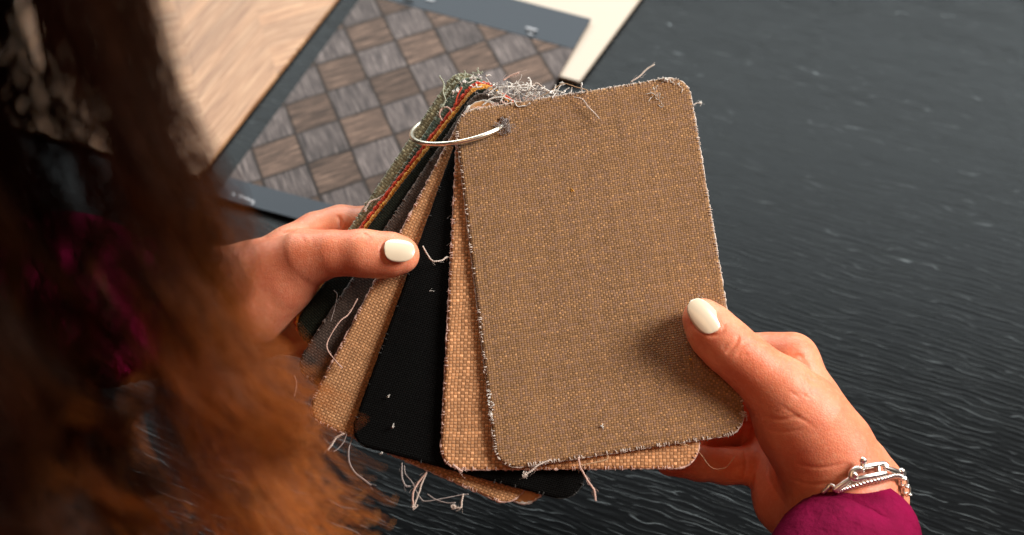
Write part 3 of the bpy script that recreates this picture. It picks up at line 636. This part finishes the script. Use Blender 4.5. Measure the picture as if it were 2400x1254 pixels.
# clothing
def sleeve(path, rad, n=9, sides=40, shear=None, folds=.0018, seed=1, ruffle=None):
    P = spline(path, n); r = spline(np.array([(x, 0, 0) for x in rad]), n)[:, 0]; m = len(P); tg = np.gradient(P, axis=0); tg /= np.linalg.norm(tg, axis=1)[:, None]
    V = []; r_ = np.random.default_rng(seed); ph = r_.uniform(0, 6, 6); L = np.r_[0, np.cumsum(np.linalg.norm(np.diff(P, axis=0), axis=1))]
    u = np.cross(tg[0], FW); u /= np.linalg.norm(u)
    for i in range(m):
        u = u-tg[i]*(u@tg[i]); u /= np.linalg.norm(u); v = np.cross(tg[i], u)
        for k in range(sides):
            a = 2*math.pi*k/sides; f = folds*(math.sin(3*a+ph[0]+L[i]*30)*.5+math.sin(5*a+ph[1]-L[i]*55)*.35+math.sin(2*a+L[i]*90+ph[2])*.4)
            if ruffle is not None: f += ruffle[2]*math.exp(-((L[i]-ruffle[0])/ruffle[1])**2)*math.sin(14*a)*math.sin(L[i]*900)
            q = P[i]+(r[i]+f)*(math.cos(a)*u+math.sin(a)*v)
            if shear is not None: q = q + tg[i]*shear*math.cos(a)*math.exp(-L[i]/.03)
            V.append(q)
    Fc = [(i*sides+k, i*sides+(k+1) % sides, (i+1)*sides+(k+1) % sides, (i+1)*sides+k) for i in range(m-1) for k in range(sides)]
    return np.array(V), Fc
mb = MB()
Vs, Fs = sleeve([W(2002, 1246, .490), W(1996, 1320, .476), W(1980, 1430, .460), (W(1975, 1430, .456)+RE)/2+arr(0, 0, .0), RE, (RE+RS)/2, RS], [.0248, .0262, .031, .042, .05, .055, .06], shear=.010, folds=.0036, seed=3)
mb.add(Vs, Fs)
Vs, Fs = sleeve([W(486, 722, .524), W(400, 724, .520), W(250, 734, .514), W(0, 760, .505), LE, (LE+LS)/2, LS], [.0275, .0285, .028, .036, .045, .055, .06], shear=.0, seed=5, n=16, ruffle=(.035, .010, .0016))
mb.add(Vs, Fs)
Vt, Qt = sdf_mesh([(RS, arr(-.14, -.10, .30), .065, .08, .03), (arr(-.14, -.10, .30), LS, .08, .065, .03), (arr(-.05, -.14, .22), arr(-.07, -.16, -.05), .09, .09, .05), (arr(-.23, -.14, .22), arr(-.21, -.16, -.05), .09, .09, .05)], .006)
mb.add(Vt, Qt)
bl = mb.build('blouse', M['magenta'], person); md = bl.modifiers.new('cloth', 'SOLIDIFY'); md.thickness = .0012; md.offset = 1
# hair
def hair():
    r_ = np.random.default_rng(11); segs = 34; VL = []; FL = []; TL = []; base = 0
    locks = []
    for k in range(150):                                # the mass nearest the head, its shade put into the tone
        x0 = -.0755 - .089*r_.uniform(0, 1)**1.1; y0 = r_.uniform(.125, .188)
        locks.append((x0, y0, r_.uniform(.17, .26), r_.uniform(.0018, .0048), r_.uniform(0, 6, 6), r_.uniform(.0, 1.0)**1.4, int(r_.uniform(26, 42)), r_.uniform(-.010, -.002) if x0 > -.084 else r_.uniform(-.006, .003) if x0 > -.10 else r_.uniform(-.004, .010)))
    locks = [l for l in locks if l[0] < -.084 or r_.uniform() < .45]
    for k in range(15):                                 # the outer curtain, fanning out below
        x0 = r_.uniform(-.0690, -.0615)
        locks.append((x0, .170+r_.uniform(-.012, .014), r_.uniform(.22, .29), .0024, r_.uniform(0, 6, 6), r_.uniform(.1, 1.0), 18, r_.uniform(-.002, .024)))
    for k in range(3):
        locks.append((r_.uniform(-.0750, -.0700), .17, .22, .002, r_.uniform(0, 6, 6), .5, 14, .01))
    for k in range(46):                                 # loose curling wisps
        locks.append((-.064+r_.uniform(-.006, .004), .172+r_.uniform(-.012, .010), r_.uniform(.215, .27), .0055, r_.uniform(0, 6, 6), r_.uniform(.5, 1.5), 9, r_.uniform(.004, .029)))
    for (x0, y0, zb, sp, ph, tone, ns, drift) in locks:
        cw = r_.uniform(85, 130); st = .41 if ns == 9 else .34
        for q in range(ns):
            t = np.linspace(0, 1, segs); zz = .53+(zb+r_.normal(.008, .018)-.53)*t
            a = r_.uniform(0, 2*math.pi); rr = sp*math.sqrt(r_.uniform(0, 1)); w = (.9-.3*np.sin(math.pi*t))*(1+.5*t)
            low = np.clip((.37-zz)/.09, 0, 1)
            x = x0 + drift*np.clip((st-zz)/(st-.24), 0, 1)**1.2 + rr*math.cos(a)*w + (.0015+.0065*low)*np.sin(zz*cw+ph[0]+r_.normal(0, .12))
            y = y0 + rr*math.sin(a)*w + (.0015+.0070*low)*np.cos(zz*cw+ph[0]+ph[1]*.2+r_.normal(0, .12))
            root = np.clip((zz-.46)/.07, 0, 1)**1.5; x = x*(1-root)+(-.17)*root; y = y*(1-root)+(y0*.55)*root
            P = np.stack([x, y, zz], 1); P += r_.normal(0, .00012, P.shape)
            rad = .00013*(1-.4*t)*r_.uniform(.7, 1.3)
            an = np.array([0, 2.1, 4.2])[None, :]
            ring = P[:, None, :] + rad[:, None, None]*np.stack([np.cos(an)+0*t[:, None], np.sin(an)+0*t[:, None], 0*t[:, None]+0*an], -1)
            VL.append(ring.reshape(-1, 3)); i = np.arange(segs-1)[:, None]*3; kk = np.arange(3)[None, :]; k2 = (kk+1) % 3
            FL.append(np.stack([base+i+kk, base+i+k2, base+i+3+k2, base+i+3+kk], -1).reshape(-1, 4)); base += segs*3
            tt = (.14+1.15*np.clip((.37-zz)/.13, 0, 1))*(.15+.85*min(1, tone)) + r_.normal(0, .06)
            TL.append(np.repeat(np.clip(tt*(.15+.85*np.clip((x0+.118)/.050, 0, 1)), 0, 1), 3))  # random lock tone, with left shade and lower orange glow painted in
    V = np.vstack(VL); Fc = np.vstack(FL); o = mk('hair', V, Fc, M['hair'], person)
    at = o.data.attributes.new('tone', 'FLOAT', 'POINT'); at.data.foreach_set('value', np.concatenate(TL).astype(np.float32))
    return o
hair()

# ------------------------------------------------------------------ bracelets on the right wrist
def sd(x, y, off=.0015):
    p = PX(V1c); m = (abs(p[:, 0]-x) < 12) & (abs(p[:, 1]-y) < 12)
    return (p[m, 2].min() if m.any() else .487) - off
def wp(x, y, off=.0015): return W(x, y, sd(x, y, off))
def bar(mb, pts, r, off=.0015, n=8): 
    P = spline([wp(p[0], p[1], p[2] if len(p) > 2 else off) for p in pts], n); mb.tube(P, r, 10); mb.ball(P[0], r, 6); mb.ball(P[-1], r, 6)
br = thing('bracelet', tuple(W(2030, 1110, .475))); tag(br, 'chunky silver link bracelet with a horseshoe shackle on the right wrist', 'bracelet')
m1 = MB(); bar(m1, [(2013, 1128), (2006, 1124), (2040, 1117), (2070, 1110)], .00055) if False else None
bar(m1, [(2006, 1123), (2040, 1116), (2074, 1109)], .00100, .0026); bar(m1, [(2020, 1096), (2050, 1090), (2072, 1087), (2078, 1094)], .00105, .0026); bar(m1, [(2058, 1092), (2059, 1108)], .0008, .0026)
m1.build('oval_link', M['silver'], br)
m2 = MB(); bar(m2, [(2015, 1098), (2004, 1100), (1996, 1107), (1995, 1117), (2002, 1122)], .00115, .0028); m2.build('shackle', M['silver'], br)
m3 = MB(); bar(m3, [(2021, 1102, .003), (2022, 1090, .003), (2023, 1082, .003)], .0010); m3.ball(wp(2023, 1079, .0035), .0014, 8); m3.ball(wp(2004, 1114, .004), .0011, 8); m3.build('ball_pin', M['silver'], br)
m4 = MB(); bar(m4, [(1996, 1119), (1975, 1133), (1956, 1147)], .0009, .0024); bar(m4, [(1999, 1123), (1980, 1137), (1960, 1150)], .0008, .0018); m4.build('side_link', M['silver'], br)
m4 = MB(); bar(m4, [(2075, 1096), (2098, 1104), (2118, 1110)], .00105, .0026); m4.ball(wp(2113, 1105, .004), .0014, 8); m4.build('side_link', M['silver'], br)
m5 = MB(); bar(m5, [(1956, 1142), (1946, 1137), (1940, 1143), (1930, 1153)], .0008, .0015); m5.build('small_link', M['silver'], br)
m5 = MB()
for k in range(5):
    x, y = 2116+k*3.0, 1122+k*9; m5.tube(wp(x, y, .001)+.0017*np.stack([np.cos(th[::4])[:, None]*RT[None]*.7+np.sin(th[::4])[:, None]*(DN if k % 2 else FW)[None]*1.2], 0)[0], .0005, 7, closed=True)
m5.build('small_link', M['silver'], br)
rc_ = thing('bracelet', tuple(W(2030, 1130, .475))); tag(rc_, 'thin twisted rope chain bracelet below the chunky silver one', 'bracelet')
mb = MB(); path = spline([wp(1962, 1150, .001), wp(1990, 1141, .001), wp(2030, 1130, .001), wp(2070, 1122, .001), wp(2100, 1115, .001), wp(2118, 1122, .001)], 24); n = len(path)
tg = np.gradient(path, axis=0); tg /= np.linalg.norm(tg, axis=1)[:, None]; u = np.cross(tg, FW); v = np.cross(tg, u)
for k in range(3):
    A = (np.arange(n)*.42+2.094*k)[:, None]; mb.tube(path+.0007*(np.cos(A)*u+np.sin(A)*v), .00055, 6)
mb.build('rope_chain', M['silver'], rc_)
for o in list(bpy.data.objects):
    if 'org' in o.keys(): del o['org']
